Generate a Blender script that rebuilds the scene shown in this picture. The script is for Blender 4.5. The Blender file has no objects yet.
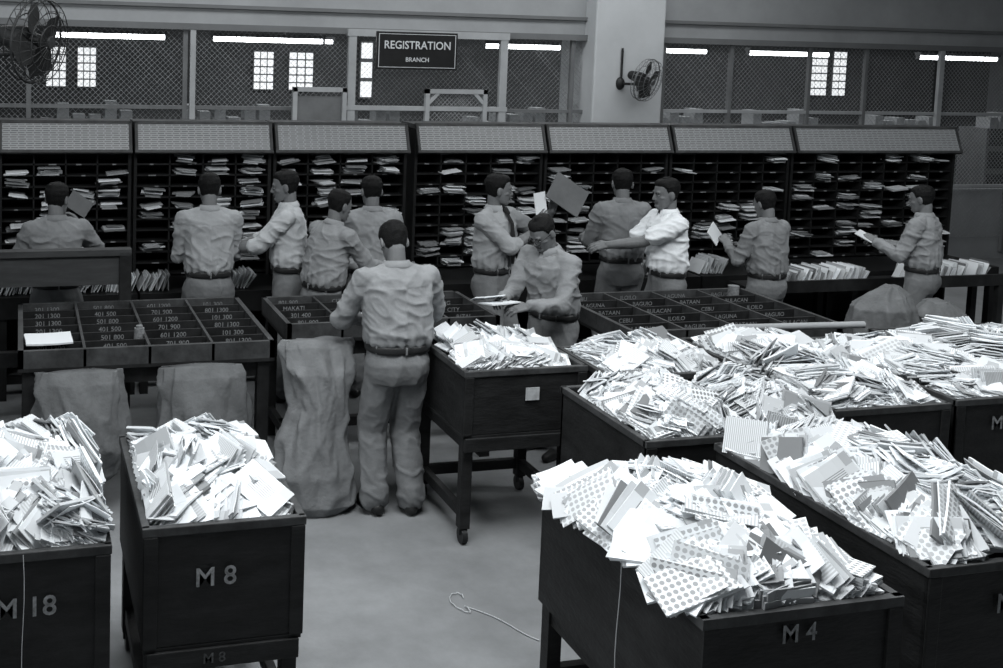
import bpy, random
from math import *
from mathutils import Vector, Matrix, noise
sc=bpy.context.scene
try:
    sc.view_settings.view_transform='Standard'; sc.view_settings.look='None'
except Exception: pass
V=lambda *a: Vector(a)
# ------------------------------------------------------------ materials
def g(v): return (v*.95,v*.99,v*1.02,1)
def mk(name,a,b=None,scale=6,rough=.7,bump=0,bscale=40,stretch=(1,1,1),metal=0,spec=.2):
    m=bpy.data.materials.new(name); m.use_nodes=True; nt=m.node_tree; N=nt.nodes; L=nt.links
    bs=N['Principled BSDF']; bs.inputs['Roughness'].default_value=rough; bs.inputs['Metallic'].default_value=metal
    bs.inputs['Specular IOR Level'].default_value=spec
    tc=N.new('ShaderNodeTexCoord'); mp=N.new('ShaderNodeMapping'); mp.inputs['Scale'].default_value=stretch
    L.new(tc.outputs['Object'],mp.inputs['Vector'])
    no=N.new('ShaderNodeTexNoise'); no.inputs['Scale'].default_value=scale; no.inputs['Detail'].default_value=6; no.inputs['Roughness'].default_value=.65
    L.new(mp.outputs[0],no.inputs['Vector'])
    cr=N.new('ShaderNodeValToRGB'); cr.color_ramp.elements[0].position=.32; cr.color_ramp.elements[1].position=.68
    cr.color_ramp.elements[0].color=g(a); cr.color_ramp.elements[1].color=g(b if b is not None else a)
    L.new(no.outputs['Fac'],cr.inputs[0]); L.new(cr.outputs[0],bs.inputs['Base Color'])
    if bump:
        n2=N.new('ShaderNodeTexNoise'); n2.inputs['Scale'].default_value=bscale; n2.inputs['Detail'].default_value=4
        L.new(mp.outputs[0],n2.inputs['Vector'])
        bp=N.new('ShaderNodeBump'); bp.inputs['Strength'].default_value=bump; bp.inputs['Distance'].default_value=.01
        L.new(n2.outputs['Fac'],bp.inputs['Height']); L.new(bp.outputs[0],bs.inputs['Normal'])
    return m
def emis(name,c,s):
    m=bpy.data.materials.new(name); m.use_nodes=True; N=m.node_tree.nodes
    bs=N['Principled BSDF']; bs.inputs['Base Color'].default_value=(.8,.8,.8,1)
    bs.inputs['Emission Color'].default_value=c; bs.inputs['Emission Strength'].default_value=s
    return m
def paper(name,kind,lo,hi,ink=.25,freq=33,amt=1.0):
    m=bpy.data.materials.new(name); m.use_nodes=True; nt=m.node_tree; N=nt.nodes; L=nt.links
    bs=N['Principled BSDF']; bs.inputs['Roughness'].default_value=.65; bs.inputs['Specular IOR Level'].default_value=.2
    ge=N.new('ShaderNodeNewGeometry')
    cr=N.new('ShaderNodeValToRGB'); cr.color_ramp.elements[0].color=g(lo); cr.color_ramp.elements[1].color=g(hi)
    L.new(ge.outputs['Random Per Island'],cr.inputs[0])
    col=cr.outputs[0]
    def math(op,a,b=None,c=None):
        n=N.new('ShaderNodeMath'); n.operation=op
        for i,x in enumerate((a,b)):
            if x is None: continue
            if hasattr(x,'links'): L.new(x,n.inputs[i])
            else: n.inputs[i].default_value=x
        return n.outputs[0]
    if kind:
        uv=N.new('ShaderNodeUVMap'); uv.uv_map='UVMap'; sx=N.new('ShaderNodeSeparateXYZ'); L.new(uv.outputs[0],sx.inputs[0])
        if kind=='dots':
            fx=math('SUBTRACT',math('FRACT',math('MULTIPLY',sx.outputs[0],freq)),.5)
            fy=math('SUBTRACT',math('FRACT',math('MULTIPLY',sx.outputs[1],freq)),.5)
            d=math('ADD',math('MULTIPLY',fx,fx),math('MULTIPLY',fy,fy)); fac=math('LESS_THAN',d,.13)
        elif kind=='stripes':
            fac=math('LESS_THAN',math('FRACT',math('MULTIPLY',sx.outputs[0],freq)),.5)
        else: # address panel: lines of writing and a stamp
            r=math('LESS_THAN',math('FRACT',math('MULTIPLY',sx.outputs[1],freq*2)),.42)
            a=math('LESS_THAN',math('ABSOLUTE',sx.outputs[0]),.05); b=math('LESS_THAN',math('ABSOLUTE',sx.outputs[1]),.032)
            fac=math('MULTIPLY',math('MULTIPLY',r,a),b)
            st=math('MULTIPLY',math('GREATER_THAN',sx.outputs[0],.062),math('GREATER_THAN',sx.outputs[1],.028))
            fac=math('MAXIMUM',fac,math('MULTIPLY',st,.6))
        rnd=math('FRACT',math('MULTIPLY',ge.outputs['Random Per Island'],7.3))
        fac=math('MULTIPLY',fac,math('ADD',math('MULTIPLY',rnd,.5*amt),.45*amt))
        mx=N.new('ShaderNodeMix'); mx.data_type='RGBA'
        L.new(fac,mx.inputs['Factor']); L.new(col,mx.inputs['A']); mx.inputs['B'].default_value=g(ink)
        col=mx.outputs['Result']
    L.new(col,bs.inputs['Base Color'])
    return m
wood_bin=mk('bin_dark_wood',.008,.020,5,.55,.25,30,(1,1,3))
wood_rim=mk('bin_rim_wood',.022,.06,8,.5,.2,30)
wood_rack=mk('rack_wood',.006,.013,6,.5)
wood_tab=mk('table_wood',.008,.022,7,.5,.15,30)
wood_mid=mk('bench_wood',.035,.055,4,.5,0,30,(1,6,6))
card=mk('index_card',.30,.42,30,.8,0,10,(1,1,8))
labelm=mk('label_white',.30,.5,20,.7)
labeld=mk('label_worn',.10,.24,60,.7)
stencil=mk('stencil_paint',.13,.34,40,.8)
stencild=mk('stencil_paint_worn',.04,.12,40,.8)
txtw=mk('sign_lettering',.50,.6,10,.6)
signb=mk('sign_black',.012,.018,4,.4)
wallm=mk('painted_plaster',.26,.33,1.5,.8)
wallt=mk('painted_trim',.13,.16,2,.8)
pillm=mk('pillar_plaster',.42,.50,1.2,.8,.1,8)
floorm=mk('concrete_floor',.17,.25,2.2,.75,.12,60)
ceilm=mk('ceiling_plaster',.4,.45,2,.9)
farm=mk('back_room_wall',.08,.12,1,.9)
framem=mk('partition_paint',.30,.38,3,.6)
framed=mk('partition_frame_dark',.12,.17,3,.6)
wirem=mk('wire_mesh_metal',.25,.34,5,.5)
canvas=mk('canvas_sack',.13,.20,7,.9,.5,40)
canvasd=mk('canvas_sack_dark',.09,.14,7,.9,.5,40)
khaki=mk('khaki_shirt',.20,.25,9,.9,.3,40)
khaki2=mk('khaki_shirt_pale',.26,.31,9,.9,.3,40)
khaki3=mk('khaki_shirt_dark',.16,.20,9,.9,.3,40)
lightshirt=mk('pale_shirt',.40,.47,9,.9,.3,40)
whiteshirt=mk('white_shirt',.64,.74,9,.9,.25,40)
trous=mk('khaki_trousers',.13,.17,8,.9,.3,40)
skinm=mk('skin',.115,.15,12,.55,.1,80,spec=.4)
hairm=mk('black_hair',.004,.009,40,.6,.6,150,spec=.12)
lipm=mk('lips',.06,.08,10,.6)
eyew=mk('eye_white',.22,.26,10,.4)
eyed=mk('eye_dark',.01,.012,10,.2)
leather=mk('black_leather',.012,.025,10,.4)
tiem=mk('tie_cloth',.012,.02,10,.8)
metal=mk('fan_metal',.14,.22,10,.4,metal=.4)
metald=mk('dark_iron',.02,.035,10,.5,metal=.3)
bladem=mk('fan_blade',.03,.05,6,.4)
tubem=emis('fluorescent_tube',(.95,.98,1,1),9)
daym=emis('daylight_pane',(.95,.98,1,1),1.0)
stringm=mk('string',.5,.55,10,.8)
folderm=mk('manila_folder',.10,.13,10,.7)
P_plain=paper('mail_plain',None,.46,.80)
P_dots=paper('mail_dotted','dots',.54,.78,.15,44,.9)
P_str=paper('mail_striped','stripes',.48,.78,.14,90,.6)
P_addr=paper('mail_addressed','addr',.46,.80,.12,60)
P_gray=paper('mail_kraft',None,.12,.38)
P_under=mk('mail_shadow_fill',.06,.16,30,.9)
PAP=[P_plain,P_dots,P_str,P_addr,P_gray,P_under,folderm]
# ------------------------------------------------------------ mesh builder
class MB:
    def __init__(s): s.v=[];s.f=[];s.m=[];s.uv=[];s.sm=[]
    def add(s,vs,fs,mi=0,uvs=None,sm=False):
        o=len(s.v); s.v.extend([tuple(p) for p in vs])
        for i,f in enumerate(fs):
            s.f.append([o+k for k in f]); s.m.append(mi); s.sm.append(sm)
            s.uv.append(uvs[i] if uvs else None)
    def box(s,c,d,mi=0,R=None):
        c=Vector(c); hx,hy,hz=d[0]/2,d[1]/2,d[2]/2
        vs=[Vector((x*hx,y*hy,z*hz)) for z in(-1,1) for y in(-1,1) for x in(-1,1)]
        if R is not None: vs=[R@p for p in vs]
        vs=[c+p for p in vs]
        s.add(vs,[(0,2,3,1),(4,5,7,6),(0,1,5,4),(2,6,7,3),(0,4,6,2),(1,3,7,5)],mi)
    def bb(s,x0,x1,y0,y1,z0,z1,mi=0): s.box(((x0+x1)/2,(y0+y1)/2,(z0+z1)/2),(x1-x0,y1-y0,z1-z0),mi)
    def tube(s,p0,p1,r0,r1=None,n=8,mi=0,sm=True):
        p0=Vector(p0);p1=Vector(p1); r1=r0 if r1 is None else r1
        a=(p1-p0).normalized(); x=a.orthogonal().normalized(); y=a.cross(x)
        vs=[];
        for p,r in((p0,r0),(p1,r1)):
            for i in range(n):
                t=2*pi*i/n; vs.append(p+x*(r*cos(t))+y*(r*sin(t)))
        fs=[(i,(i+1)%n,n+(i+1)%n,n+i) for i in range(n)]
        s.add(vs,fs,mi,None,sm); s.add(vs,[tuple(range(n-1,-1,-1)),tuple(range(n,2*n))],mi)
    def ring(s,c,nrm,R,r,n=32,mi=0,k=4):
        c=Vector(c);a=Vector(nrm).normalized(); x=a.orthogonal().normalized(); y=a.cross(x); vs=[]
        for i in range(n):
            t=2*pi*i/n; d=x*cos(t)+y*sin(t)
            for j in range(k):
                q=2*pi*j/k; vs.append(c+d*(R+r*cos(q))+a*(r*sin(q)))
        fs=[(i*k+j,((i+1)%n)*k+j,((i+1)%n)*k+(j+1)%k,i*k+(j+1)%k) for i in range(n) for j in range(k)]
        s.add(vs,fs,mi,None,True)
    def capsule(s,p0,p1,r0,r1,n=12,mi=0):
        p0=Vector(p0);p1=Vector(p1); a=(p1-p0)
        if a.length<1e-5: a=V(0,0,1e-4)
        a.normalize(); x=a.orthogonal().normalized(); y=a.cross(x); rg=[]
        for q in(-75,-50,-25,0): rg.append((p0+a*(r0*sin(radians(q))),r0*cos(radians(q))))
        for q in(0,25,50,75): rg.append((p1+a*(r1*sin(radians(q))),r1*cos(radians(q))))
        vs=[c+x*(r*cos(2*pi*i/n))+y*(r*sin(2*pi*i/n)) for c,r in rg for i in range(n)]
        fs=[(k*n+i,k*n+(i+1)%n,(k+1)*n+(i+1)%n,(k+1)*n+i) for k in range(len(rg)-1) for i in range(n)]
        fs+=[tuple(range(n-1,-1,-1)),tuple((len(rg)-1)*n+i for i in range(n))]
        s.add(vs,fs,mi,None,True)
    def ell(s,c,r,mi=0,R=None,n=14,m=9):
        vs=[]
        for k in range(1,m):
            q=pi*k/m
            for i in range(n):
                t=2*pi*i/n; vs.append(Vector((r[0]*sin(q)*cos(t),r[1]*sin(q)*sin(t),r[2]*cos(q))))
        vs.append(V(0,0,r[2])); vs.append(V(0,0,-r[2]))
        if R is not None: vs=[R@p for p in vs]
        vs=[Vector(c)+p for p in vs]
        fs=[(k*n+i,(k+1)*n+i,(k+1)*n+(i+1)%n,k*n+(i+1)%n) for k in range(m-2) for i in range(n)]
        T=(m-1)*n
        fs+=[(T,i,(i+1)%n) for i in range(n)]+[(T+1,(m-2)*n+(i+1)%n,(m-2)*n+i) for i in range(n)]
        s.add(vs,fs,mi,None,True)
    def loft(s,secs,n=28,mi=0,pw=2.3):
        vs=[]
        for c,X,Y,rx,ry in secs:
            for i in range(n):
                t=2*pi*i/n; a,b=cos(t),sin(t)
                a=copysign(abs(a)**(2/pw),a); b=copysign(abs(b)**(2/pw),b)
                vs.append(c+X*(rx*a)+Y*(ry*b))
        K=len(secs)
        fs=[(k*n+i,k*n+(i+1)%n,(k+1)*n+(i+1)%n,(k+1)*n+i) for k in range(K-1) for i in range(n)]
        fs+=[tuple(range(n-1,-1,-1)),tuple((K-1)*n+i for i in range(n))]
        s.add(vs,fs,mi,None,True)
    def text(s,st,size,M,mi=0,sx=1):
        cu=bpy.data.curves.new('t','FONT'); cu.body=st; cu.size=size; cu.align_x='CENTER'; cu.align_y='CENTER'; cu.resolution_u=3; cu.offset=size*.012
        ob=bpy.data.objects.new('t',cu); sc.collection.objects.link(ob)
        dg=bpy.context.evaluated_depsgraph_get(); me=bpy.data.meshes.new_from_object(ob.evaluated_get(dg))
        vs=[M@Vector((v.co.x*sx,v.co.y,v.co.z)) for v in me.vertices]; fs=[tuple(p.vertices) for p in me.polygons]
        s.add(vs,fs,mi); bpy.data.objects.remove(ob); bpy.data.curves.remove(cu); bpy.data.meshes.remove(me)
    def mesh(s,name):
        me=bpy.data.meshes.new(name); me.from_pydata(s.v,[],s.f)
        me.polygons.foreach_set('material_index',s.m); me.polygons.foreach_set('use_smooth',s.sm)
        if any(u is not None for u in s.uv):
            ul=me.uv_layers.new(name='UVMap'); k=0
            for f,u in zip(s.f,s.uv):
                for j in range(len(f)):
                    if u: ul.data[k].uv=u[j]
                    k+=1
        me.update(); return me
    def obj(s,name,mats,parent=None,loc=None,rz=0,bevel=0):
        ob=bpy.data.objects.new(name,s.mesh(name)); sc.collection.objects.link(ob)
        for m in mats: ob.data.materials.append(m)
        if loc is not None: ob.location=loc
        ob.rotation_euler[2]=rz
        if parent: ob.parent=parent
        if bevel:
            b=ob.modifiers.new('b','BEVEL'); b.width=bevel; b.segments=2; b.limit_method='ANGLE'
        return ob
def remesh(mb,vox,sm=2,fn=None):
    me=mb.mesh('tmp'); ob=bpy.data.objects.new('tmp',me); sc.collection.objects.link(ob)
    r=ob.modifiers.new('r','REMESH'); r.mode='VOXEL'; r.voxel_size=vox
    if sm:
        q=ob.modifiers.new('s','SMOOTH'); q.iterations=sm; q.factor=.5
    dg=bpy.context.evaluated_depsgraph_get(); m2=bpy.data.meshes.new_from_object(ob.evaluated_get(dg))
    vs=[v.co+ (v.normal*fn(v.co) if fn else V(0,0,0)) for v in m2.vertices]; fs=[tuple(p.vertices) for p in m2.polygons]
    bpy.data.objects.remove(ob); bpy.data.meshes.remove(me); bpy.data.meshes.remove(m2)
    return vs,fs
def fold(q,w=3.2,e=1.6): # sharp-crested cloth fold, 0..1
    return max(0,1-abs(noise.noise(q))*w)**e
FRONT=Matrix.Rotation(radians(90),4,'X') # text facing -Y
# ------------------------------------------------------------ room
def slab(name,x0,x1,y0,y1,z0,z1,m):
    b=MB(); b.bb(x0,x1,y0,y1,z0,z1); return b.obj(name,[m])
slab('floor',-4,22,-3,21,-.1,0,floorm)
slab('ceiling',-4,22,-3,21,5.2,5.3,ceilm)
slab('wall_left',-4.1,-4,-3,21,0,5.2,wallm)
slab('wall_right',22,22.1,-3,21,0,5.2,wallm)
slab('wall_front',-4,22,-3.1,-3,0,5.2,wallm)
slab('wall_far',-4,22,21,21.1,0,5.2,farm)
b=MB(); b.bb(-4,22,12,12.35,2.84,5.2,0); b.bb(-4,22,11.94,12.0,2.80,2.87,1); b.bb(-4,22,11.96,12.0,3.04,3.08,1)
b.bb(-4,22,12.05,12.15,0,.95,0)
b.obj('wall_back',[wallm,wallt])
b=MB(); b.bb(6.58,7.50,11.75,12.6,0,5.2,0); b.bb(6.56,7.52,11.73,12.0,0,.15,0); b.obj('pillar',[pillm],bevel=.02)
b=MB(); b.bb(-1.3,-.75,5.7,6.3,0,5.2,0); b.bb(-1.33,-.72,5.67,6.33,0,.15,0); b.obj('pillar',[pillm],bevel=.02)
def diag(b,x0,x1,z0,z1,y,sp,r,mi):
    for sgn in(1,-1):
        k=-(z1-z0)
        while k<(x1-x0):
            s0=max(0,-k); s1=min(z1-z0,(x1-x0)-k)
            if s1>s0+.01:
                zz=(lambda s:z0+s) if sgn==1 else (lambda s:z1-s)
                b.tube((x0+k+s0,y,zz(s0)),(x0+k+s1,y,zz(s1)),r,None,3,mi,False)
            k+=sp
def vbar(b,x,w,y,z0,z1,mi=0,d=.05): b.bb(x-w/2,x+w/2,y-d/2,y+d/2,z0,z1,mi)
b=MB()
for x in(-3,-1.2,.1,1.76,5.5,6.42): vbar(b,x,.05,12,.9,2.82,0)
vbar(b,1.84,.06,11.97,.9,2.84,2)
for x in(7.65,8.6,9.75,10.6,13.0,14.3,16,18,20): vbar(b,x,.045,12,.1,2.82,0)
vbar(b,11.75,.07,11.97,.1,2.84,2)
for z in(1.35,1.95): b.bb(-4,6.6,11.98,12.03,z-.02,z+.02,0)
for z in(1.0,1.97): b.bb(7.5,22,11.98,12.03,z-.02,z+.02,2)
diag(b,-3,1.76,1.4,2.8,12.02,.06,.0024,1); diag(b,1.86,6.55,1.4,2.8,12.02,.06,.0022,1)
diag(b,7.6,11.7,.95,2.8,12.02,.06,.0026,1); diag(b,11.8,16,.3,2.8,12.02,.06,.0034,1)
b.obj('window_1',[framed,wirem,framem])
b=MB()
for x in(3.62,5.46): vbar(b,x,.09,11.85,0,2.86,0)
b.bb(3.56,5.52,11.82,11.88,2.78,2.86,0); b.bb(3.56,5.52,11.82,11.88,1.95,2.0,0)
x0,x1,z0,z1=4.50,5.26,1.6,2.2
b.bb(x0,x1,11.80,11.86,z1-.05,z1,0); b.bb(x0,x0+.05,11.80,11.86,z0,z1,0); b.bb(x1-.05,x1,11.80,11.86,z0,z1,0)
for cx,s in((x0+.1,1),(x1-.1,-1)): b.box((cx,11.83,z1-.1),(.16,.05,.04),0,Matrix.Rotation(radians(-45*s),3,'Y'))
diag(b,x0,x1,z0,z1,11.83,.05,.003,1)
b.obj('door_1',[framem,wirem])
b=MB()
x0,x1,z0,z1=2.94,3.56,1.0,2.2
b.bb(x0,x1,11.80,11.86,z1-.05,z1,2); b.bb(x0,x0+.05,11.80,11.86,0.1,z1,2); b.bb(x1-.05,x1,11.80,11.86,.1,z1,2); b.bb(x0,x1,11.83,11.85,.1,2.1,1)
b.obj('door_2',[framed,framed,framem])
b=MB(); SX=4.34; b.bb(SX-.48,SX+.48,11.70,11.74,2.42,2.84,0)
for z in(2.445,2.815): b.bb(SX-.46,SX+.46,11.694,11.70,z-.003,z+.003,1)
for x in(SX-.455,SX+.455): b.bb(x-.003,x+.003,11.694,11.70,2.445,2.815,1)
b.text('REGISTRATION',.125,Matrix.Translation((SX,11.69,2.69))@FRONT,1,.93)
b.text('BRANCH',.07,Matrix.Translation((SX,11.69,2.53))@FRONT,1,1.0)
for x in(SX-.35,SX+.35): b.bb(x-.01,x+.01,11.74,11.815,2.78,2.8,0)
b.obj('registration_branch_sign',[signb,txtw])
def farwin(n,x0,x1,z0,z1,nx,nz):
    b=MB(); b.bb(x0,x1,20.9,20.95,z0,z1,1)
    w=(x1-x0)/nx; h=(z1-z0)/nz
    for i in range(nx):
        for j in range(nz): b.bb(x0+w*i+w*.1,x0+w*(i+1)-w*.1,20.88,20.9,z0+h*j+h*.1,z0+h*(j+1)-h*.1,0)
    b.obj('window_%d'%n,[daym,framed])
farwin(2,.48,.85,1.75,2.5,3,5); farwin(3,1.05,1.40,1.75,2.5,3,5)
farwin(4,4.4,4.8,1.75,2.5,3,5); farwin(5,5.1,5.6,1.75,2.5,3,5); farwin(6,6.55,6.83,1.6,2.75,1,3)
farwin(7,17.0,17.45,1.8,2.8,3,6); farwin(8,17.6,17.95,1.8,2.8,2,6)
def tubelamp(xa,xb,z,y=14.5):
    b=MB(); b.tube((xa,y,z),(xb,y,z),.032,None,10,0); b.bb(xa-.03,xb+.03,y-.06,y+.06,z+.035,z+.08,1)
    for x in(xa+.2,xb-.2): b.tube((x,y,z+.08),(x,y,5.2),.006,None,6,1)
    for x in(xa-.02,xb+.02): b.bb(x-.015,x+.015,y-.03,y+.03,z-.03,z+.04,1)
    b.obj('fluorescent_lamp',[tubem,framed])
for xa,xb in((.45,1.85),(2.5,4.0),(6.4,7.55),(9.0,9.95),(10.7,12.1),(13.8,15.3),(4.0,5.0)): tubelamp(xa,xb,2.71,14.5 if xa!=4.0 else 17.5)
b=MB(); random.seed(3)
for x in(-2,0.2,2.2,4.2,6.6,9.4,11.6,14,16.4):
    b.bb(x,x+1.5,15.6,16.2,0,1.5,0)
    for z in(.4,.8,1.2): b.bb(x+.05,x+1.45,15.58,15.6,z,z+.3,1)
    for k in range(6): 
        xx=x+.1+k*.22; b.bb(xx,xx+.16,15.65,15.95,1.5,1.5+random.uniform(.04,.3),2)
b.obj('filing_cabinets',[framed,wood_mid,card])
# ------------------------------------------------------------ racks
random.seed(11)
def packet(b,c,R,L,W,T,mi,bend=0,ns=3):
    vs=[]
    for i in range(ns+1):
        s=2*i/ns-1; z=bend*s*s
        for yy,zz in((-W/2,-T/2),(W/2,-T/2),(W/2,T/2),(-W/2,T/2)): vs.append(c+R@V(s*L/2,yy,zz+z))
    fs=[];uv=[]
    def U(k):
        i,j=divmod(k,4); s=2*i/ns-1
        return (s*L/2,(-W/2 if j in(0,3) else W/2))
    for i in range(ns):
        for j in range(4):
            a=(i*4+j,i*4+(j+1)%4,(i+1)*4+(j+1)%4,(i+1)*4+j)[::-1]; fs.append(a)
            if j in(0,2): uv.append([U(k) for k in a])
            else: uv.append([(-.5,-.5)]*4)
    fs.append((0,1,2,3)); uv.append([(-.5,-.5)]*4); k=ns*4; fs.append((k+3,k+2,k+1,k)); uv.append([(-.5,-.5)]*4)
    b.add(vs,fs,mi,uv)
rack_x=[-2.3,-1.2,-.16,.88,2.02,3.2]; rack_x2=[3.25,4.46,5.70,6.98,8.86]
hd=bpy.data.materials.new('header_chart'); hd.use_nodes=True
nt=hd.node_tree;N=nt.nodes;L=nt.links;tc=N.new('ShaderNodeTexCoord');mp=N.new('ShaderNodeMapping');L.new(tc.outputs['Object'],mp.inputs[0])
br=N.new('ShaderNodeTexBrick');br.inputs['Color1'].default_value=g(.09);br.inputs['Color2'].default_value=g(.14);br.inputs['Mortar'].default_value=g(.28)
br.inputs['Scale'].default_value=1;br.inputs['Brick Width'].default_value=.06;br.inputs['Row Height'].default_value=.016;br.inputs['Mortar Size'].default_value=.0045;br.offset=.2
mp.inputs['Rotation'].default_value=(radians(90),0,0);L.new(mp.outputs[0],br.inputs['Vector']);L.new(br.outputs[0],N['Principled BSDF'].inputs['Base Color']);N['Principled BSDF'].inputs['Roughness'].default_value=.5
racks=[]
def rack(x0,x1):
    b=MB(); yf,yb=8.78,9.12
    zt=1.78; zb=.80; nr=11; ph=(zt-zb)/nr; nc=max(3,round((x1-x0)/.26)); cw=(x1-x0-.04)/nc
    b.bb(x0,x1,yb,yb+.02,0,2.0,0)
    b.bb(x0,x0+.025,yf-.02,yb,0,1.98,0); b.bb(x1-.025,x1,yf-.02,yb,0,1.98,0)
    for i in range(1,nc): b.bb(x0+.02+i*cw-.006,x0+.02+i*cw+.006,yf,yb,zb,zt,0)
    for j in range(nr+1): b.bb(x0+.02,x1-.02,yf,yb,zb+j*ph-.006,zb+j*ph+.006,0)
    for j in range(nr):
        for i in range(nc):
            cx=x0+.02+(i+.5)*cw; z=zb+j*ph
            if random.random()<.8: b.box((cx+random.uniform(-.03,.03),yf-.002,z),(random.choice((.03,.04,.06)),.004,.009),1)
    yl=8.17
    b.bb(x0,x1,yl,yf,.74,.78,0); b.bb(x0,x1,yl,yl+.03,.62,.74,0)
    for x in(x0+.04,x1-.04): b.bb(x-.03,x+.03,yl+.02,yl+.08,0,.74,0)
    b.bb(x0,x1,yl+.1,yl+.14,.1,.16,0)
    R=Matrix.Rotation(radians(-22),3,'X'); c=V((x0+x1)/2,8.74,1.91); w=x1-x0
    b.box(c,(w,.02,.27),0,R)
    b.box(c+R@V(0,-.012,0),(w-.05,.006,.215),2,R)
    for s in(-1,1):
        b.box(c+R@V(0,-.015,s*.120),(w,.018,.022),3,R); b.box(c+R@V(s*(w/2-.014),-.015,0),(.022,.018,.25),3,R)
    b.bb(x0,x1,8.78,9.12,1.99,2.03,3)
    ob=b.obj('mail_sorting_rack',[wood_rack,labeld,hd,wood_rim]); racks.append((x0,x1,ob))
    b=MB()
    for j in range(nr):
        for i in range(nc):
            dens=.36+.75*noise.noise(V(x0*1.3+i*.4,j*.35,2.2))+(.18 if x0<3.2 else .03)
            if random.random()<dens:
                cx=x0+.02+(i+.5)*cw; z=zb+j*ph+.008; n=random.randint(2,7)
                ya=random.gauss(0,.2); sx_=random.uniform(-.03,.03); rl=random.gauss(0,.07)
                for k in range(n):
                    t=random.uniform(.004,.011); 
                    if z+t>zb+(j+1)*ph-.010: break
                    pr=random.uniform(.0,.11)
                    Rz=Matrix.Rotation(ya+random.gauss(0,.10),3,'Z')@Matrix.Rotation(rl,3,'Y')@Matrix.Rotation(abs(random.gauss(.05,.05)),3,'X')
                    packet(b,V(cx+sx_+random.uniform(-.015,.015),yf+.1-pr,z+t/2+.004),Rz@Matrix.Rotation(random.choice((0,0,pi/2)),3,'Z'),.17,.12,t,random.choice((0,4,3,4,4)),0,1); z+=t+.003
    b.obj('sorted_letters',PAP,parent=ob)
for A in(rack_x,rack_x2):
    for i in range(len(A)-1): rack(A[i]+.01,A[i+1]-.01)
def rackof(x):
    for a,b_,o in racks:
        if a-.02<=x<=b_+.02: return o
    return racks[0][2]
def letter_row(x0,x1,y,z,h=.11,dep=.2,dens=.014,parent=None):
    b=MB(); x=x0
    while x<x1:
        ti=radians(random.gauss(22,10)); R=Matrix.Rotation(ti,3,'Y')@Matrix.Rotation(radians(90),3,'Y')@Matrix.Rotation(random.gauss(0,.05),3,'X')
        hh=h*random.uniform(.8,1.15)
        packet(b,V(x,y+random.uniform(-.02,.02),z+hh/2*cos(ti)+.006),R,hh,dep*random.uniform(.85,1.05),.006,random.choice((0,0,2,3,4)),0,1)
        x+=dens*random.uniform(.6,1.9)
        if random.random()<.05: x+=random.uniform(.03,.12)
    b.obj('row_of_letters',PAP,parent=parent)
for xa,xb in((-.1,.12),(.44,1.14),(1.52,1.80),(2.2,2.5),(2.78,3.15),(3.95,4.4),(5.0,5.5),(5.75,6.0)): letter_row(xa,xb,8.34,.78,.13,.2,parent=rackof((xa+xb)/2))
b=MB()
b.bb(5.95,8.6,7.80,8.15,.70,.74,0); b.bb(5.95,8.6,7.80,7.83,.74,.80,0)
for x in(6,7.2,8.5):
    for y in(7.83,8.11): b.bb(x-.03,x+.03,y-.025,y+.025,0,.7,0)
b.bb(5.95,8.6,7.9,7.95,.2,.26,0)
tt=b.obj('mail_tray_table',[wood_tab])
letter_row(6.15,7.15,7.98,.74,.14,.22,parent=tt); letter_row(7.6,8.4,7.98,.74,.14,.22,parent=tt)
# ------------------------------------------------------------ sorting tables with labelled compartments
def sort_table(x0,x1,y0,y1,zt,nc,nr,labels,seed):
    random.seed(seed); b=MB(); d=.10
    b.bb(x0,x1,y0,y1,zt-d-.02,zt-d,0)
    for y in(y0,y1-.03): b.bb(x0,x1,y,y+.03,zt-d,zt,2)
    for x in(x0,x1-.03): b.bb(x,x+.03,y0,y1,zt-d,zt,2)
    cw=(x1-x0)/nc; rh=(y1-y0)/nr
    for i in range(1,nc): b.bb(x0+i*cw-.008,x0+i*cw+.008,y0,y1,zt-d,zt-.002,2)
    for j in range(1,nr):
        b.bb(x0,x1,y0+j*rh-.006,y0+j*rh+.006,zt-d,zt-.008,0)
    for j in range(1,nr+1):
        for i in range(nc):
            yy=y0+j*rh-.012 if j<nr else y1-.034
            b.text(labels[(i+j*nc)%len(labels)],.040,Matrix.Translation((x0+(i+.5)*cw,yy,zt-.04))@FRONT,1,1.05)
    for x in(x0+.06,x1-.06):
        for y in(y0+.06,y1-.06): b.bb(x-.035,x+.035,y-.035,y+.035,0,zt-d-.02,0)
    b.bb(x0+.05,x1-.05,y0+.05,y0+.08,zt-d-.12,zt-d-.02,0); b.bb(x0+.05,x1-.05,y1-.08,y1-.05,zt-d-.12,zt-d-.02,0)
    b.bb(x0+.05,x1-.05,(y0+y1)/2-.03,(y0+y1)/2+.03,.15,.21,0)
    for x in(x0+.06,x1-.06): b.bb(x-.02,x+.02,y0+.06,y1-.06,.15,.21,0)
    return b.obj('sorting_table',[wood_tab,labeld,wood_rim])
lab=['301 1300','501 800','601 1200','101 300','201 1300','401 500','701 900','801 1300']
t1=sort_table(0.0,1.46,6.15,7.28,.95,4,6,lab,1)
t2=sort_table(1.62,3.05,6.5,7.25,.95,4,4,['MAKATI','RIZAL','301 400','PASIG','801 900','CITY'],2)
t3=sort_table(3.72,5.25,6.0,7.05,.95,4,5,['BATAAN','BULACAN','CEBU','ILOILO','LAGUNA','BAGUIO'],3)
b=MB(); b.bb(-.9,.74,7.36,7.42,1.04,1.26,0); b.bb(-.9,.74,7.34,7.44,1.24,1.28,0)
for x in(.70,-.86): b.bb(x-.04,x+.04,7.34,7.42,0,1.26,1)
b.bb(-.9,.74,7.36,7.42,.5,.6,1)
b.obj('wooden_bench_back',[wood_mid,wood_tab])
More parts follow.
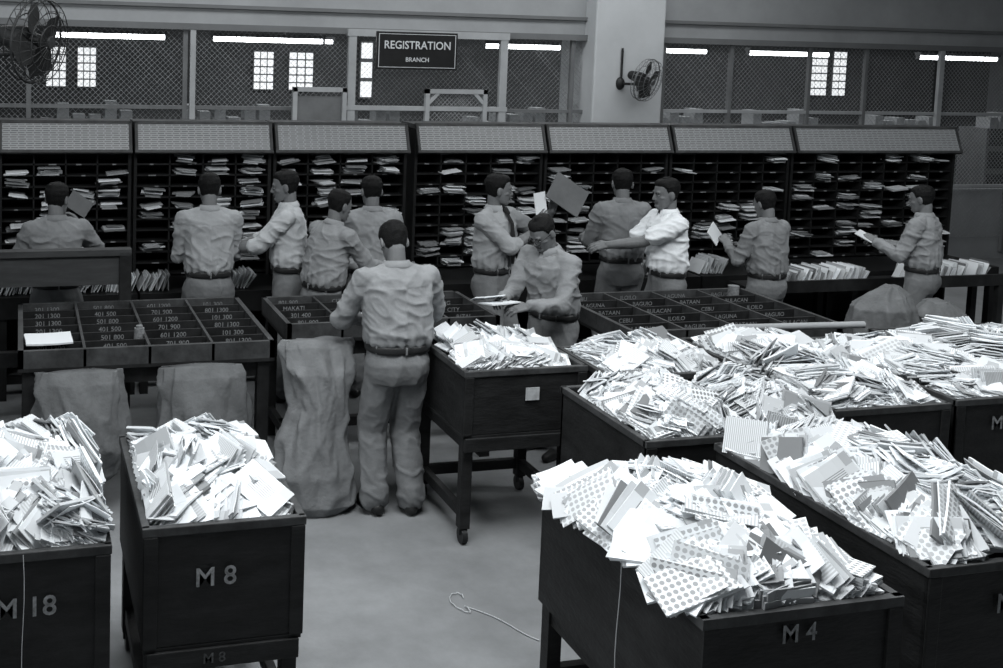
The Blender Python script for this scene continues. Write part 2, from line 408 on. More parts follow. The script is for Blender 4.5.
# ------------------------------------------------------------ sacks
def sack(name,c,secs,m,seed,n=120,parent=None,ridge=.10):
    random.seed(seed); b=MB(); vs=[]; ph=[random.uniform(0,6) for _ in range(4)]
    S=[]
    for k in range(len(secs)-1):
        for q in range(12):
            u=q/12; u=u*u*(3-2*u)*.5+u*.5; S.append([a*(1-u)+bb_*u for a,bb_ in zip(secs[k],secs[k+1])])
    S.append(list(secs[-1]))
    for z,rx,ry,dx,dy,fo in S:
        for i in range(n):
            t=2*pi*i/n
            r=1+fo*(.5*sin(7*t+ph[0]+z*3)+.35*sin(11*t+ph[1]-z*5)+.25*sin(4*t+ph[2]+z*7))
            r+=.10*noise.noise(V(cos(t)*1.6+seed,sin(t)*1.6,z*3))
            q1=V(cos(t)*1.7+seed+z*2.0,sin(t)*1.7,z*2.2); q2=V(cos(t)*2.4,sin(t)*2.4+seed-z*3,z*4)
            r+=ridge*(fold(q1,2.6,1.1)-.4)+ridge*.45*(fold(q2,2.6,1.1)-.4)
            vs.append(V(dx+rx*r*cos(t),dy+ry*r*sin(t),max(.003,z+.015*noise.noise(V(cos(t)*2,sin(t)*2,z*5+seed)))))
    K=len(S)
    fs=[(k*n+i,k*n+(i+1)%n,(k+1)*n+(i+1)%n,(k+1)*n+i) for k in range(K-1) for i in range(n)]
    fs+=[tuple(range(n-1,-1,-1)),tuple((K-1)*n+i for i in range(n))]
    b.add(vs,fs,0,None,True)
    return b.obj(name,[m],loc=c,parent=parent)
sack('canvas_mail_sack',(1.66,5.98,0),[(.005,.19,.15,.02,0,.02),(.06,.24,.18,.02,0,.04),(.22,.24,.18,0,0,.04),(.42,.19,.16,.0,.02,.06),(.60,.16,.14,.05,.03,.09),(.80,.19,.13,.04,.05,.12),(.94,.22,.08,.04,.08,.12),(.97,.21,.05,.04,.09,.10)],canvas,5,ridge=.15)
for k,x in enumerate((.34,1.02)):
    sack('canvas_mail_sack',(x,6.10,0),[(.18,.14,.10,0,.02,.04),(.24,.22,.15,0,.02,.05),(.42,.25,.16,0,0,.06),(.60,.25,.13,0,0,.08),(.78,.24,.07,0,-.0,.08),(.84,.23,.03,0,-.0,.05)],canvasd,20+k,parent=t1,ridge=.16)
# ------------------------------------------------------------ bins & mail heaps
def bin_(x0,x1,y0,y1,zt,zb,labels=(),name='mail_bin'):
    b=MB(); t=.022
    b.bb(x0,x1,y0,y0+t,zb,zt,0); b.bb(x0,x1,y1-t,y1,zb,zt,0); b.bb(x0,x0+t,y0,y1,zb,zt,0); b.bb(x1-t,x1,y0,y1,zb,zt,0)
    b.bb(x0,x1,y0,y1,zb-.02,zb,0)
    e=.008
    b.bb(x0-e,x1+e,y0-e,y0+t,zt-.03,zt+.004,1); b.bb(x0-e,x1+e,y1-t,y1+e,zt-.03,zt+.004,1)
    b.bb(x0-e,x0+t,y0,y1,zt-.03,zt+.004,1); b.bb(x1-t,x1+e,y0,y1,zt-.03,zt+.004,1)
    for x in(x0,x1-.045):
        b.bb(x-.004,x+.049,y0-.010,y0,zb,zt-.03,0)
    b.bb(x0+.01,x1-.01,y0-.012,y0+.02,zb-.09,zb-.015,0)
    for x in(x0+.04,x1-.04):
        for y in(y0+.05,y1-.05):
            b.bb(x-.03,x+.03,y-.03,y+.03,.09,zb-.02,0)
            b.tube((x-.015,y,.045),(x+.015,y,.045),.045,None,14,2); b.bb(x-.025,x+.025,y-.012,y+.012,.05,.10,2)
        b.bb(x-.02,x+.02,y0+.05,y1-.05,.14,.20,0); b.bb(x-.02,x+.02,y0,y1,zb-.09,zb-.02,0)
    b.bb(x0+.04,x1-.04,y1-.07,y1-.03,.14,.2,0)
    for st,sz,x,z in labels: b.text(st,sz,Matrix.Translation((x,y0-.0135,z))@FRONT,3 if sz>.07 else 4,1.0)
    return b.obj(name,[wood_bin,wood_rim,metald,stencil,stencild],bevel=.004)
def heap(P,x0,x1,y0,y1,zt,peak,n,seed,over=(0,0,0,0),Ls=(.15,.23),Ws=(.09,.16),wt=(.36,.11,.20,.24,.09),tilt=20):
    """packets lie in shingled bundles; over = overhang (left,right,front,back)"""
    random.seed(seed); b=MB()
    def H(x,y):
        u=(x-x0)/(x1-x0)*2-1; v=(y-y0)/(y1-y0)*2-1
        u=max(-1,min(1,u)); v=max(-1,min(1,v))
        return zt-.045+peak*(1-abs(u)**2.8)*(1-abs(v)**3.2)+.05*noise.noise(V(x*4+seed,y*4,0))*(1-u*u*.7)
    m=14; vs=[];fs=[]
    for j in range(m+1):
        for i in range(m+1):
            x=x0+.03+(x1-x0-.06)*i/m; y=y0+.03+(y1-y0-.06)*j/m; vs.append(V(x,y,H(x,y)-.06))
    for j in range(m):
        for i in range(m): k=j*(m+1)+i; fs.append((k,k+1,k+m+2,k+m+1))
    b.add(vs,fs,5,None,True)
    k=0
    while k<n:
        x=random.uniform(x0,x1); y=random.uniform(y0,y1)
        L_=random.uniform(*Ls); W_=random.uniform(*Ws)
        e=.03; gx=(H(x+e,y)-H(x-e,y))/(2*e); gy=(H(x,y+e)-H(x,y-e))/(2*e)
        nr=V(-gx,-gy,1.2).normalized()
        yaw=noise.noise(V(x*1.6+seed*3,y*1.6,3.3))*5+random.gauss(0,.35)
        ti=radians(random.gauss(tilt,8))
        if random.random()<.12: ti=radians(random.uniform(38,65))
        q=Vector((0,0,1)).rotation_difference(nr).to_matrix()
        mb_=random.choice((1,2,3,4,5,7)); mi0=random.choices((0,1,2,3,4),wt)[0]; lift=.035*random.random()
        for q_ in range(mb_):
            k+=1
            T_=random.choice((.003,.005,.007,.010))
            R=q@Matrix.Rotation(yaw+random.gauss(0,.06),3,'Z')@Matrix.Rotation(ti+random.gauss(0,.04),3,'X')@Matrix.Rotation(random.gauss(0,.04),3,'Y')
            fd_=R@V(random.gauss(0,.008),-.020*q_,.010*q_)
            L2=L_*random.uniform(.93,1.05); W2=W_*random.uniform(.93,1.05)
            px,py=x+fd_.x,y+fd_.y
            ex=(abs(R[0][0])*L2+abs(R[0][1])*W2)/2; ey=(abs(R[1][0])*L2+abs(R[1][1])*W2)/2; ez=(abs(R[2][0])*L2+abs(R[2][1])*W2)/2
            r_=lambda o: (o*random.random() if o>0 else 0)-.02
            cx=min(max(px,x0-r_(over[0])+ex),x1+r_(over[1])-ex); cy=min(max(py,y0-r_(over[2])+ey),y1+r_(over[3])-ey)
            z=H(cx,cy)-.03+lift+.006*q_
            if cx-ex<x0+.02 or cx+ex>x1-.02 or cy-ey<y0+.02 or cy+ey>y1-.02: z=max(z,zt+.010+ez*.75)
            mi=mi0 if random.random()<.6 else random.choices((0,1,2,3,4),wt)[0]
            packet(b,V(cx,cy,z),R,L2,W2,T_,mi,random.uniform(-.010,.010),3)
    return b.obj('pile_of_mail',PAP,parent=P)
def full(x0,x1,y0,y1,zt,zb,labels,peak,n,seed,over=(0,0,0,0),**kw):
    P=bin_(x0,x1,y0,y1,zt,zb,labels); heap(P,x0,x1,y0,y1,zt,peak,n,seed,over,**kw); return P
full(.44,1.03,3.80,4.74,.95,.50,[('M 8',.10,.70,.755),('M 8',.055,.70,.447)],.13,560,1,(0,0,0,0))
b18=full(-.42,.31,3.70,4.70,.95,.45,[('M 18',.10,.03,.76)],.22,700,2,(0,.05,.0,0),Ls=(.17,.25),Ws=(.10,.18))
DW=(.28,.27,.16,.20,.09)
b4=full(2.06,2.79,2.84,3.92,.95,.48,[('M 4',.085,2.40,.875)],.16,900,3,(.16,0,.0,0),Ls=(.17,.25),Ws=(.11,.19),wt=DW,tilt=18)
full(3.04,3.78,2.98,4.18,.95,.48,[('M 9',.10,3.4,.80)],.16,950,4,(0.03,.05,.02,0),Ls=(.16,.25),Ws=(.11,.18),wt=DW,tilt=18)
full(2.74,3.32,4.26,5.06,.95,.48,[],.14,520,5,(.0,0,.0,0),wt=DW)
full(3.08,3.86,5.16,5.76,.95,.48,[],.10,480,6,(0,0,0,0))
full(3.92,4.60,4.47,5.82,.95,.48,[],.12,800,7,(0,0,0,0))
full(4.68,5.40,4.50,5.70,.95,.48,[('M',.10,4.93,.82)],.10,700,8,(0,0,0,0))
full(3.40,3.86,4.28,5.05,.93,.48,[],.13,360,9,(0,0,0,0),wt=DW)
full(5.48,6.40,4.9,6.0,.90,.48,[],.08,620,10,(0,0,0,0))
b=bin_(2.31,3.02,5.32,6.04,.97,.62,(),'mail_trolley')
heap(b,2.32,3.01,5.36,6.02,.97,.09,360,12,(.03,0,.0,0))
c_=MB(); c_.bb(2.66,2.74,5.308,5.311,.80,.87); c_.obj('destination_card',[labelm],parent=b)
sack('canvas_mail_bag',(5.95,6.42,.0),[(.005,.22,.18,0,0,.03),(.3,.25,.2,0,0,.03),(.7,.24,.2,0,0,.04),(.93,.22,.18,.02,0,.08),(1.02,.15,.12,.05,0,.12),(1.08,.06,.05,.07,0,.12)],canvasd,41,ridge=.16)
sack('canvas_mail_bag',(7.02,5.95,.0),[(.005,.25,.2,0,0,.03),(.3,.28,.22,0,0,.03),(.7,.26,.2,0,0,.04),(.92,.2,.18,.02,0,.08),(1.0,.1,.1,.05,0,.12)],canvas,42,ridge=.16)
sack('canvas_mail_bag',(6.55,6.5,.0),[(.005,.22,.18,0,0,.03),(.3,.25,.2,0,0,.03),(.7,.24,.2,0,0,.04),(.84,.2,.16,-.03,0,.08),(.94,.08,.08,-.05,0,.12)],canvasd,43,ridge=.16)
b=MB(); b.tube((4.35,5.91,.975),(5.25,5.80,.99),.022,.022,14,0); b.obj('rolled_paper_tube',[P_gray])
b=MB(); random.seed(77)
for x,y,L_,W_,an in((.17,6.32,.26,.18,.05),(.15,6.33,.22,.15,.12)): packet(b,V(x,y,.965+W_*.02),Matrix.Rotation(an,3,'Z')@Matrix.Rotation(.08,3,'X'),L_,W_,.01,0,.004)
b.obj('envelope_stack',PAP)
b=MB(); b.tube((.70,6.45,.852),(.70,6.45,.98),.035,.03,16,0); b.tube((.70,6.45,.98),(.70,6.45,.995),.02,.02,12,0); b.obj('glue_pot',[labeld],parent=t1)
b=MB(); b.tube((5.12,6.95,.852),(5.12,6.95,.99),.04,.04,18,0); b.obj('paper_roll',[labeld],parent=t3)
b=MB()
pts=[]; 
for i in range(60):
    t=i/59; a=t*14
    if t<.45: pts.append(V(2.09+.05*cos(a)*(.6+.4*sin(a*.7)),4.80+.07*sin(a)-.2*t,.006+.003*(i%3)))
    else: q=(t-.45)/.55; pts.append(V(2.09+.24*q+.02*sin(q*5),4.73-.36*q,.006))
for p,q in zip(pts[:-1],pts[1:]): b.tube(p,q,.0026,None,5,0)
b.obj('loose_string',[stringm])
for P,x,y0,z0,ax in((b18,.02,3.685,.95,0),(b4,2.045,3.3,.98,1)):
    b=MB()
    for k in range(8): b.tube((x+.004*sin(k),y0,z0-k*.08),(x+.004*sin(k+1),y0,z0-(k+1)*.08),.0016,None,4,0)
    b.obj('hanging_string',[stringm],parent=P)
# ------------------------------------------------------------ fans
def fan(c,nrm,R,wallp,seed,name='wall_fan',mats=None):
    b=MB(); c=Vector(c); a=Vector(nrm).normalized(); up=V(0,0,1); x=up.cross(a).normalized(); y=a.cross(x)
    for rr,off in((R,0),(R*.97,.05),(R*.7,.075),(R*.4,.085),(R*.97,-.05),(R*.6,-.07)): b.ring(c+a*off,a,rr,.0035 if rr<R else .008,40,0)
    for i in range(24):
        t=2*pi*i/24; d=x*cos(t)+y*sin(t)
        p=[c+d*R*.12+a*.088,c+d*R*.6+a*.08,c+d*R*.97+a*.05,c+d*R,c+d*R*.97-a*.05,c+d*R*.55-a*.07]
        for u,w in zip(p[:-1],p[1:]): b.tube(u,w,.002,None,4,0)
    b.tube(c+a*.083,c+a*.095,R*.16,R*.14,20,0)
    for i in range(4):
        t0=2*pi*i/4+seed; rows=[]
        for q in range(7):
            rr=R*(.14+.76*q/6); wd=.40+.34*sin(pi*min(1,q/5.2))
            for s in(-1,0,1):
                t=t0+s*wd; d=x*cos(t)+y*sin(t); rows.append(c+d*rr+a*(s*.022))
        fs=[(q*3+s,q*3+s+1,q*3+s+4,q*3+s+3) for q in range(6) for s in range(2)]
        b.add(rows,fs,1,None,True)
    b.tube(c-a*.02,c+a*.03,R*.17,R*.15,20,1)
    b.capsule(c-a*.08,c-a*.20,.07,.055,16,2)
    j=c-a*.14-V(0,0,.09); b.tube(c-a*.14,j,.018,None,10,2); wp=Vector(wallp)
    b.tube(j,V(wp.x,wp.y,j.z) ,.016,None,10,2)
    b.ell((wp.x,wp.y,j.z),(.06,.06,.08),2)
    if wallp[2]>0: b.tube((wp.x,wp.y-.03,j.z),(wp.x,wp.y-.03,j.z+wallp[2]),.014,None,8,2)
    b.obj(name,mats)
fan((.09,6.0,2.67),(.80,-.56,-.12),.225,(-.76,6.0,0),.4,mats=[metald,signb,metald])
fan((7.08,11.42,2.36),(.45,-.86,-.25),.25,(6.93,11.76,.42),.2,mats=[metal,bladem,metald])
# ------------------------------------------------------------ people
HS=[(-.112,.020,.060,.018),(-.104,.036,.050,.030),(-.090,.048,.034,.048),(-.070,.056,.022,.064),(-.045,.062,.012,.078),(-.01,.067,.003,.088),(.03,.072,-.004,.094),(.06,.070,-.008,.090),(.085,.059,-.010,.076),(.101,.042,-.012,.056),(.110,.022,-.012,.030),(.113,.008,-.012,.010)]
def head(bs,bo,M,glasses=False):
    P=lambda x,y,z: M@V(x,y,z); R=M.to_3x3()
    bs.loft([(P(0,yc,z),R@V(1,0,0),R@V(0,1,0),rx,ry) for z,rx,yc,ry in HS],24,0,2.1)
    bs.capsule(P(0,.086,.014),P(0,.104,-.024),.007,.012,10); bs.capsule(P(-.010,.092,-.030),P(.010,.092,-.030),.008,.008,8)
    bs.capsule(P(-.034,.078,.024),P(.034,.078,.024),.013,.013,10)
    for s in(-1,1):
        bs.capsule(P(s*.04,.058,-.018),P(s*.048,.045,-.02),.018,.016,10)
        bs.ell(P(s*.075,-.010,-.006),(.011,.020,.033),0,R@Matrix.Rotation(s*.3,3,'Z'),10,7)
    bs.capsule(P(-.014,.080,-.082),P(.014,.080,-.082),.013,.013,8)
    for s in(-1,1):
        bo.ell(P(s*.030,.0810,.003),(.0120,.009,.0055),5,R,10,6); bo.ell(P(s*.030,.0875,.003),(.0058,.004,.0056),6,R,8,6)
        bo.capsule(P(s*.018,.0885,.009),P(s*.042,.081,.008),.0022,.002,6,6)
        bo.capsule(P(s*.016,.092,.020),P(s*.044,.082,.024),.0035,.003,6,3)
        if glasses:
            bo.ring(P(s*.031,.100,.002),R@V(s*.15,1,0),.021,.0025,20,4); bo.tube(P(s*.053,.096,.006),P(s*.078,.0,.008),.002,None,5,4)
    if glasses: bo.tube(P(-.010,.102,.006),P(.010,.102,.006),.0022,None,5,4)
    bo.capsule(P(-.020,.088,-.052),P(0,.094,-.051),.0045,.0055,8,7); bo.capsule(P(0,.094,-.051),P(.020,.088,-.052),.0055,.0045,8,7)
    bo.capsule(P(-.015,.089,-.060),P(.015,.089,-.060),.005,.005,8,7)
def hair(bo,M,seed=0,quiff=0.0):
    n=56; vs=[]; zs=[-.085+.203*k/40 for k in range(41)]
    def prof(z):
        for a,b_ in zip(HS[:-1],HS[1:]):
            if a[0]<=z<=b_[0]:
                u=(z-a[0])/(b_[0]-a[0]); return [a[i]*(1-u)+b_[i]*u for i in range(1,4)]
        return [HS[-1][1],HS[-1][2],HS[-1][3]]
    def lim(s,t):
        K=[(-1,-.066),(-.55,-.062),(-.25,-.042),(-.12,-.010),(.05,.020),(.20,.002),(.32,.022),(.50,.050),(.75,.060),(1,.062)]
        for a,b_ in zip(K[:-1],K[1:]):
            if a[0]<=s<=b_[0]: u=(s-a[0])/(b_[0]-a[0]); return a[1]*(1-u)+b_[1]*u
        return .06
    for z in zs:
        rx,yc,ry=prof(min(z,.113))
        zz=z*1.03 if z>0 else z
        for i in range(n):
            t=2*pi*i/n; x=rx*cos(t); y=yc+ry*sin(t); s=sin(t)
            l0=lim(s,t)+.004*noise.noise(V(cos(t)*5+seed,sin(t)*5,0)); m=max(0,min(1,(z-l0)/.035))
            o=-.008+min(1,m*2.5)*.009+m*(.004+.005*max(0,min(1,(z+.02)/.06)))+.004*m*noise.noise(V(x*70+seed,y*70,z*40))
            if s>.2 and z>.05: o+=m*quiff*s
            dd=V(x,y-yc,0); l=dd.length or 1; dd=dd/l
            vs.append(M@V(x+dd.x*o,y+dd.y*o,zz+(.005*m if z>.08 else 0)))
    K=len(zs); fs=[(k*n+i,k*n+(i+1)%n,(k+1)*n+(i+1)%n,(k+1)*n+i) for k in range(K-1) for i in range(n)]
    fs.append(tuple((K-1)*n+i for i in range(n))); bo.add(vs,fs,3,None,True)
def hand(b,W,d,nv,side,curl,k=1.0,spread=.06):
    d=d.normalized(); nv=(nv-d*nv.dot(d)).normalized(); l=d.cross(nv)*side
    offs=(.031,.0105,-.0105,-.031); fl=(.92,1.0,.94,.76); kn=(.084,.088,.084,.076)
    for o,f_,kk in zip(offs,fl,kn):
        kp=W+d*(kk*k)+l*(o*k)
        b.capsule(W+d*.012+l*(o*.55*k),kp,.0145,.0112,10)
        p=kp; dd=(d+l*(o*spread*30)).normalized(); cur=0
        for j,(ln,r0,r1) in enumerate(((.042,.0092,.0082),(.026,.0082,.0075),(.021,.0075,.0062))):
            cur+=curl*(.8,1.0,.7)[j]; dr=dd*cos(cur)+nv*sin(cur); q=p+dr*(ln*f_*k)
            b.capsule(p,q,r0,r1,9); p=q
    tb=W+d*.022+l*.026; t1=tb+(d*.62+l*.70+nv*.35).normalized()*.045; t2=t1+(d*.85+l*.20+nv*(.3+curl*.5)).normalized()*.032
    b.capsule(tb,t1,.0155,.0115,10); b.capsule(t1,t2,.0108,.0085,10)
def ik(S,W,l1,l2,pole):
    S=Vector(S);W=Vector(W); D=W-S; L_=D.length; mx=(l1+l2)*.985
    if L_>mx: D=D*(mx/L_); W=S+D; L_=mx
    a=(l1*l1-l2*l2+L_*L_)/(2*L_); hh=sqrt(max(0,l1*l1-a*a)); e=D.normalized(); p=Vector(pole); p=(p-e*p.dot(e)).normalized()
    return S+e*a+p*hh,W
def person(loc,hd_,H,lean=0,twist=0,hyaw=0,hpitch=0,rw=(.16,.32,1.05),lw=(-.16,.32,1.05),rp=(.8,-.5,-.6),lp=(-.8,-.5,-.6),sl='long',shirt=khaki,tr=trous,
           curl=(.45,.45),feet=((-.10,0,8),(.10,0,-8)),tie=False,papers=(),rn=None,ln=None,rd=None,ld=None,seed=0,build=1.0,quiff=0.0,glasses=False,name='postal_worker'):
    k=(H+.015)/1.70; lean=radians(lean)
    def sm(u): u=max(0,min(1,u)); return u*u*(3-2*u)
    p=V(0,0,.93); z=.93; tab=[]
    while z<1.75:
        a=lean*sm((z-.93)/.28); tab.append((z,p.copy(),a)); p=p+V(0,sin(a),cos(a))*.01; z+=.01
    def fr(z):
        if z<=.93: return V(0,0,z),0.0,0.0
        i=min(len(tab)-1,int(round((z-.93)/.01))); return tab[i][1],tab[i][2],radians(twist)*sm((z-.95)/.35)
    def T(x,y,z):
        c,a,tw=fr(z); q=c+V(x,y*cos(a),-y*sin(a)); return Matrix.Rotation(tw,3,'Z')@q
    def sec(z,rx,ry,yo=0):
        c,a,tw=fr(z); Rm=Matrix.Rotation(tw,3,'Z'); return (Rm@(c+V(0,yo*cos(a),-yo*sin(a))),Rm@V(1,0,0),Rm@V(0,cos(a),-sin(a)),rx*build,ry*build)
    skin=MB(); sh=MB(); pt=MB(); shoe=MB(); out=MB()
    tw=radians(twist); ph=lean*.55+radians(hpitch)
    nb=T(0,-.012,1.42); Rh=Matrix.Rotation(tw+radians(hyaw),3,'Z')@Matrix.Rotation(-ph,3,'X')
    Rn=Matrix.Rotation(tw+radians(hyaw)*.4,3,'Z')@Matrix.Rotation(-(ph*.6+lean*.3),3,'X')
    hc=nb+Rn@V(0,.016,.148); M=Matrix.Translation(hc)@Rh.to_4x4()
    head(skin,out,M,glasses); hair(out,M,seed,quiff)
    skin.capsule(nb-V(0,0,.03),hc+Rh@V(0,-.024,-.045),.055,.050,14)
    skin.loft([sec(1.30,.13,.08),sec(1.38,.14,.075),sec(1.43,.07,.06)],16)
    sh.loft([sec(.965,.145,.104),sec(.985,.156,.116),sec(1.01,.174,.134),sec(1.05,.180,.140),sec(1.13,.178,.136),sec(1.22,.180,.132,.004),sec(1.30,.188,.128,.004),sec(1.35,.186,.118,0),sec(1.385,.158,.100,-.004),sec(1.415,.105,.080,-.008),sec(1.435,.068,.066,-.010)],32,0,2.4)
    for s,w,pl,nn,dd,cu in((1,rw,rp,rn,rd,curl[1]),(-1,lw,lp,ln,ld,curl[0])):
        S=T(s*.176*build,-.002,1.36); E,W=ik(S,w,.285,.25,pl)
        fd=(W-E).normalized(); ud=(E-S).normalized()
        sh.capsule(T(s*.12,0,1.355),S,.075,.068,14)
        sh.capsule(T(s*.045,-.016,1.418),T(s*.15,-.006,1.385),.034,.048,12)
        if sl=='long':
            sh.capsule(S,E,.069,.057,14); sh.capsule(E,W-fd*.02,.058,.043,14); sh.capsule(W-fd*.045,W-fd*.02,.045,.043,12)
        elif sl=='rolled':
            sh.capsule(S,E,.069,.059,14); sh.capsule(E-ud*.02,E+fd*.04,.061,.059,14)
        else:
            sh.capsule(S,S+ud*.20,.070,.073,14)
            skin.capsule(S+ud*.1,E,.050,.043,14)
        skin.capsule(E,W,.043,.028,14); skin.capsule(E+fd*.04,E+fd*.11,.043,.041,12)
        dv=Vector(dd) if dd else fd; nv=Vector(nn) if nn else (V(-s*.6,0,-.8))
        hand(skin,W,dv,nv,s,cu)
    pt.loft([sec(.78,.160,.116),sec(.84,.174,.128,-.008),sec(.90,.172,.130,-.010),sec(.95,.160,.120),sec(.985,.152,.112)],28,0,2.3)
    for (fx,fy,fa),s in zip(feet,(-1,1)):
        Hp=V(s*.088,0,.86); A=V(fx,fy,.085); K,A=ik(Hp,A,.40,.395,V(0,1,0)); 
        pt.capsule(Hp,K,.102,.087,16); pt.capsule(K,A+V(0,0,.04),.087,.080,16); pt.capsule(A+V(0,-.005,.06),A+V(0,0,.015),.080,.084,16)
        Rf=Matrix.Rotation(radians(fa),3,'Z')
        shoe.capsule(A+Rf@V(0,-.045,-.043),A+Rf@V(0,.06,-.045),.040,.040,12); shoe.capsule(A+Rf@V(0,.04,-.046),A+Rf@V(0,.155,-.054),.043,.030,12); shoe.capsule(A,A+Rf@V(0,.0,-.04),.045,.042,12)
    o=seed*7.7
    def fs_(c):
        s_=1 if c.x>0 else -1
        q=V(c.x*4+o+c.z*5*s_,c.y*4,c.z*7-c.x*4*s_); q2=V(c.x*9+o,c.y*9-c.z*4,c.z*15+c.x*5)
        up=.35 if c.z>1.33 else 1.0
        d=.013*(fold(q,3.0,1.5)-.35)*up+.006*(fold(q2,3.0,1.4)-.35)
        if c.z<1.16: d+=.006*sin(atan2(c.x,c.y)*17+o)*max(0,(1.16-c.z)/.16)
        return d
    def fp(c):
        q=V(c.x*7+o,c.y*7,c.z*2.2+c.x*2); q2=V(c.x*10+o,c.y*10,c.z*13+c.x*6)
        lo=1.0 if c.z<.28 else (.8 if .38<c.z<.55 else .3)
        return .010*(fold(q,3.0,1.5)-.35)+.009*lo*(fold(q2,3.0,1.4)-.35)
    v,f=remesh(skin,.0046,1); out.add(v,f,0,None,True)
    v,f=remesh(sh,.0075,2,fs_); out.add(v,f,1,None,True)
    v,f=remesh(pt,.009,2,fp); out.add(v,f,2,None,True)
    v,f=remesh(shoe,.010,1); out.add(v,f,4,None,True)
    cs=[]
    n=28
    for r_,(z_,rx_,ry_,yo_) in enumerate(((1.440,.058,.060,-.004),(1.458,.059,.061,-.004),(1.456,.065,.067,-.005),(1.430,.084,.080,-.009),(1.422,.082,.078,-.009))):
        c,X,Y,rx_,ry_=sec(z_,rx_,ry_,yo_)
        for i in range(n+1):
            t=radians(104)+radians(332)*i/n; pt_=c+X*(rx_*cos(t))+Y*(ry_*sin(t))
            fr_=max(0,sin(t))**6
            if r_>=3: pt_=pt_+V(0,.006,-.035)*fr_
            cs.append(pt_)
    out.add(cs,[(r_*(n+1)+i,r_*(n+1)+i+1,(r_+1)*(n+1)+i+1,(r_+1)*(n+1)+i) for r_ in range(4) for i in range(n)],1,None,True)
    out.loft([sec(.964,.167,.127),sec(.967,.170,.130),sec(.993,.169,.129),sec(.996,.165,.125)],32,4,2.4)
    for a_ in(50,90,130,215,270,325):
        c,X,Y,rx_,ry_=sec(.98,.172,.132); pp=c+X*(rx_*cos(radians(a_)))+Y*(ry_*sin(radians(a_))); out.capsule(pp+V(0,0,-.018),pp+V(0,0,.018),.006,.006,6,2)
    if tie:
        c=[T(.0,.078,1.425),T(0,.140,1.34),T(.0,.152,1.24),T(0,.158,1.12),T(0,.155,1.04)]; w=(.020,.024,.034,.040,.014)
        vs=[];X=Matrix.Rotation(tw,3,'Z')@V(1,0,0);Y=Matrix.Rotation(tw,3,'Z')@V(0,1,0)
        for p_,ww in zip(c,w): vs+= [p_-X*ww,p_+Y*.014,p_+X*ww]
        out.add(vs,[(i*3+j,i*3+j+1,i*3+j+4,i*3+j+3) for i in range(4) for j in range(2)],8)
        out.capsule(T(0,.080,1.43),T(0,.10,1.405),.022,.018,8,8)
    ob=out.obj(name,[skinm,shirt,tr,hairm,leather,eyew,eyed,lipm,tiem],loc=(loc[0],loc[1],0),rz=radians(hd_)); ob.scale=(k,k,k)
    if papers:
        pb=MB()
        for c,(L_,W_,T_),eu,mi in papers:
            R=Matrix.Rotation(radians(eu[2]),3,'Z')@Matrix.Rotation(radians(eu[1]),3,'Y')@Matrix.Rotation(radians(eu[0]),3,'X')
            packet(pb,Vector(c),R,L_,W_,T_,mi,.002,3)
        pb.obj('held_mail',PAP,parent=ob)
    return ob
person((.26,7.74),5,1.68,lean=6,hyaw=-35,hpitch=5,rw=(.20,.26,1.34),rp=(.6,-.1,-.9),lw=(-.18,.36,1.15),lp=(-.5,-.3,-.8),seed=1,papers=[((.20,.36,1.48),(.18,.13,.006),(75,35,0),6)],curl=(.5,.6),shirt=khaki3)
person((1.35,7.84),-3,1.73,lean=5,hpitch=12,rw=(.10,.34,1.08),lw=(-.11,.33,1.10),rp=(.4,-.6,-.8),lp=(-.4,-.6,-.8),seed=2,shirt=khaki2)
person((1.98,7.93),72,1.74,lean=4,hpitch=6,rw=(.13,.44,1.10),lw=(-.13,.46,1.12),rp=(.3,-.3,-1),lp=(-.3,-.3,-1),sl='rolled',shirt=lightshirt,seed=3,quiff=.008)
person((2.12,7.50),-68,1.66,lean=16,hpitch=8,rw=(.14,.50,1.06),lw=(-.12,.46,1.05),rp=(.4,-.4,-1),lp=(-.4,-.4,-1),seed=4,shirt=khaki)
person((2.60,7.86),-8,1.70,lean=6,hpitch=5,hyaw=10,rw=(.14,.34,1.12),lw=(-.14,.36,1.14),rp=(.4,-.6,-.8),lp=(-.4,-.6,-.8),seed=5,shirt=khaki)
person((2.10,5.82),2,1.70,lean=9,hpitch=26,rw=(.12,.33,1.06),lw=(-.12,.33,1.06),rp=(1,-.25,-.50),lp=(-1,-.35,-.65),seed=6,build=1.10,feet=((-.105,.02,12),(.105,-.02,-14)),papers=[((0,.42,1.06),(.24,.17,.01),(-15,0,0),0)],shirt=khaki)
person((3.52,7.66),-145,1.74,lean=0,hyaw=45,hpitch=4,rw=(-.08,.30,1.30),lw=(-.30,.30,1.42),rp=(.7,.1,-.9),lp=(-.7,0,-.8),sl='rolled',tie=True,seed=7,shirt=khaki2,quiff=.01,curl=(.25,.3),
  papers=[((-.13,.29,1.49),(.16,.09,.006),(90,80,145),0),((-.31,.41,1.55),(.30,.21,.012),(80,32,145),6)],rd=(-.25,.1,.9),ld=(-.1,.15,.9),ln=(.3,.9,.1))
person((3.44,6.52),112,1.64,lean=13,hpitch=28,rw=(.07,.44,1.12),lw=(-.14,.42,1.10),rp=(.5,-.5,-1),lp=(-.5,-.5,-1),sl='long',seed=8,build=1.05,quiff=.006,glasses=True,
  papers=[((-.02,.56,1.12),(.22,.16,.008),(8,0,80),0),((.06,.58,1.14),(.2,.13,.006),(20,5,60),3)],curl=(.6,.5),shirt=khaki)
person((4.76,7.92),-5,1.74,lean=5,hpitch=4,hyaw=-12,rw=(.14,.34,1.10),lw=(-.16,.34,1.10),rp=(.4,-.6,-.8),lp=(-.4,-.6,-.8),seed=9,shirt=khaki3)
person((4.86,7.42),84,1.73,lean=3,hpitch=5,rw=(.10,.46,1.16),lw=(-.02,.50,1.18),rp=(.3,-.4,-1),lp=(-.3,-.4,-1),sl='short',shirt=whiteshirt,seed=10,quiff=.012)
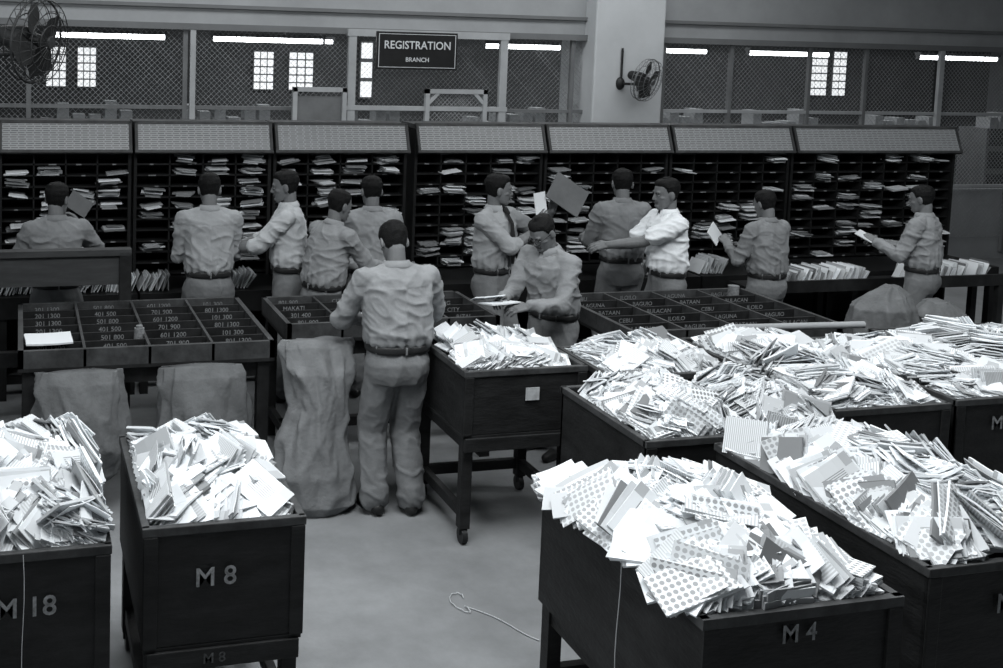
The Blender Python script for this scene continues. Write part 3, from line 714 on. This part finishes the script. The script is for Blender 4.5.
person((5.84,7.52),12,1.61,lean=5,hpitch=14,rw=(.10,.32,1.14),lw=(-.16,.30,1.20),rp=(.4,-.6,-.8),lp=(-.4,-.6,-.8),seed=11,shirt=khaki3,papers=[((-.18,.42,1.26),(.2,.14,.008),(60,-20,30),0)])
person((7.28,7.45),30,1.65,lean=3,hpitch=10,rw=(.08,.34,1.14),lw=(-.16,.33,1.18),rp=(.4,-.6,-.8),lp=(-.4,-.6,-.8),seed=12,shirt=khaki,papers=[((-.08,.44,1.20),(.26,.15,.008),(25,0,10),0)])
# ------------------------------------------------------------ lights
def area(name,loc,sx,sy,e,rot=(0,0,0)):
    l=bpy.data.lights.new(name,'AREA'); l.shape='RECTANGLE'; l.size=sx; l.size_y=sy; l.energy=e; l.color=(.97,.99,1)
    o=bpy.data.objects.new(name,l); sc.collection.objects.link(o); o.location=loc; o.rotation_euler=rot; return o
area('back_room_fill',(1.5,3.6,5.0),3,2,295)
area('back_room_fill',(6.5,4.5,5.0),3,2,220)
area('back_room_fill',(3.5,10.2,5.0),10,1.2,230)
area('back_room_fill',(9,16,5.0),14,2,300)  # added fill, no real fixture: brightens the back room beyond its tubes
area('daylight_opening',(-3.8,3.5,3.6),2.5,5,240,(0,radians(-62),0))
w=bpy.data.worlds.new('World'); sc.world=w; w.use_nodes=True; w.node_tree.nodes['Background'].inputs[0].default_value=(.5,.56,.62,1); w.node_tree.nodes['Background'].inputs[1].default_value=.2
# ------------------------------------------------------------ camera
psi=radians(14.4); p=radians(5); ro=radians(1.5)
r=Vector((cos(psi),-sin(psi),0)); fw=Vector((sin(psi)*cos(p),cos(psi)*cos(p),-sin(p))); u=r.cross(fw)
r2=r*cos(ro)+u*sin(ro); u2=u*cos(ro)-r*sin(ro)
cd=bpy.data.cameras.new('camera'); cam=bpy.data.objects.new('camera',cd); sc.collection.objects.link(cam)
Mx=Matrix((r2,u2,-fw)).transposed().to_4x4(); Mx.translation=V(0,0,2.70); cam.matrix_world=Mx
cd.sensor_width=36; cd.lens=1100*36/1003; cd.shift_x=.2009; cd.shift_y=-.1954; cd.clip_end=100
sc.camera=cam
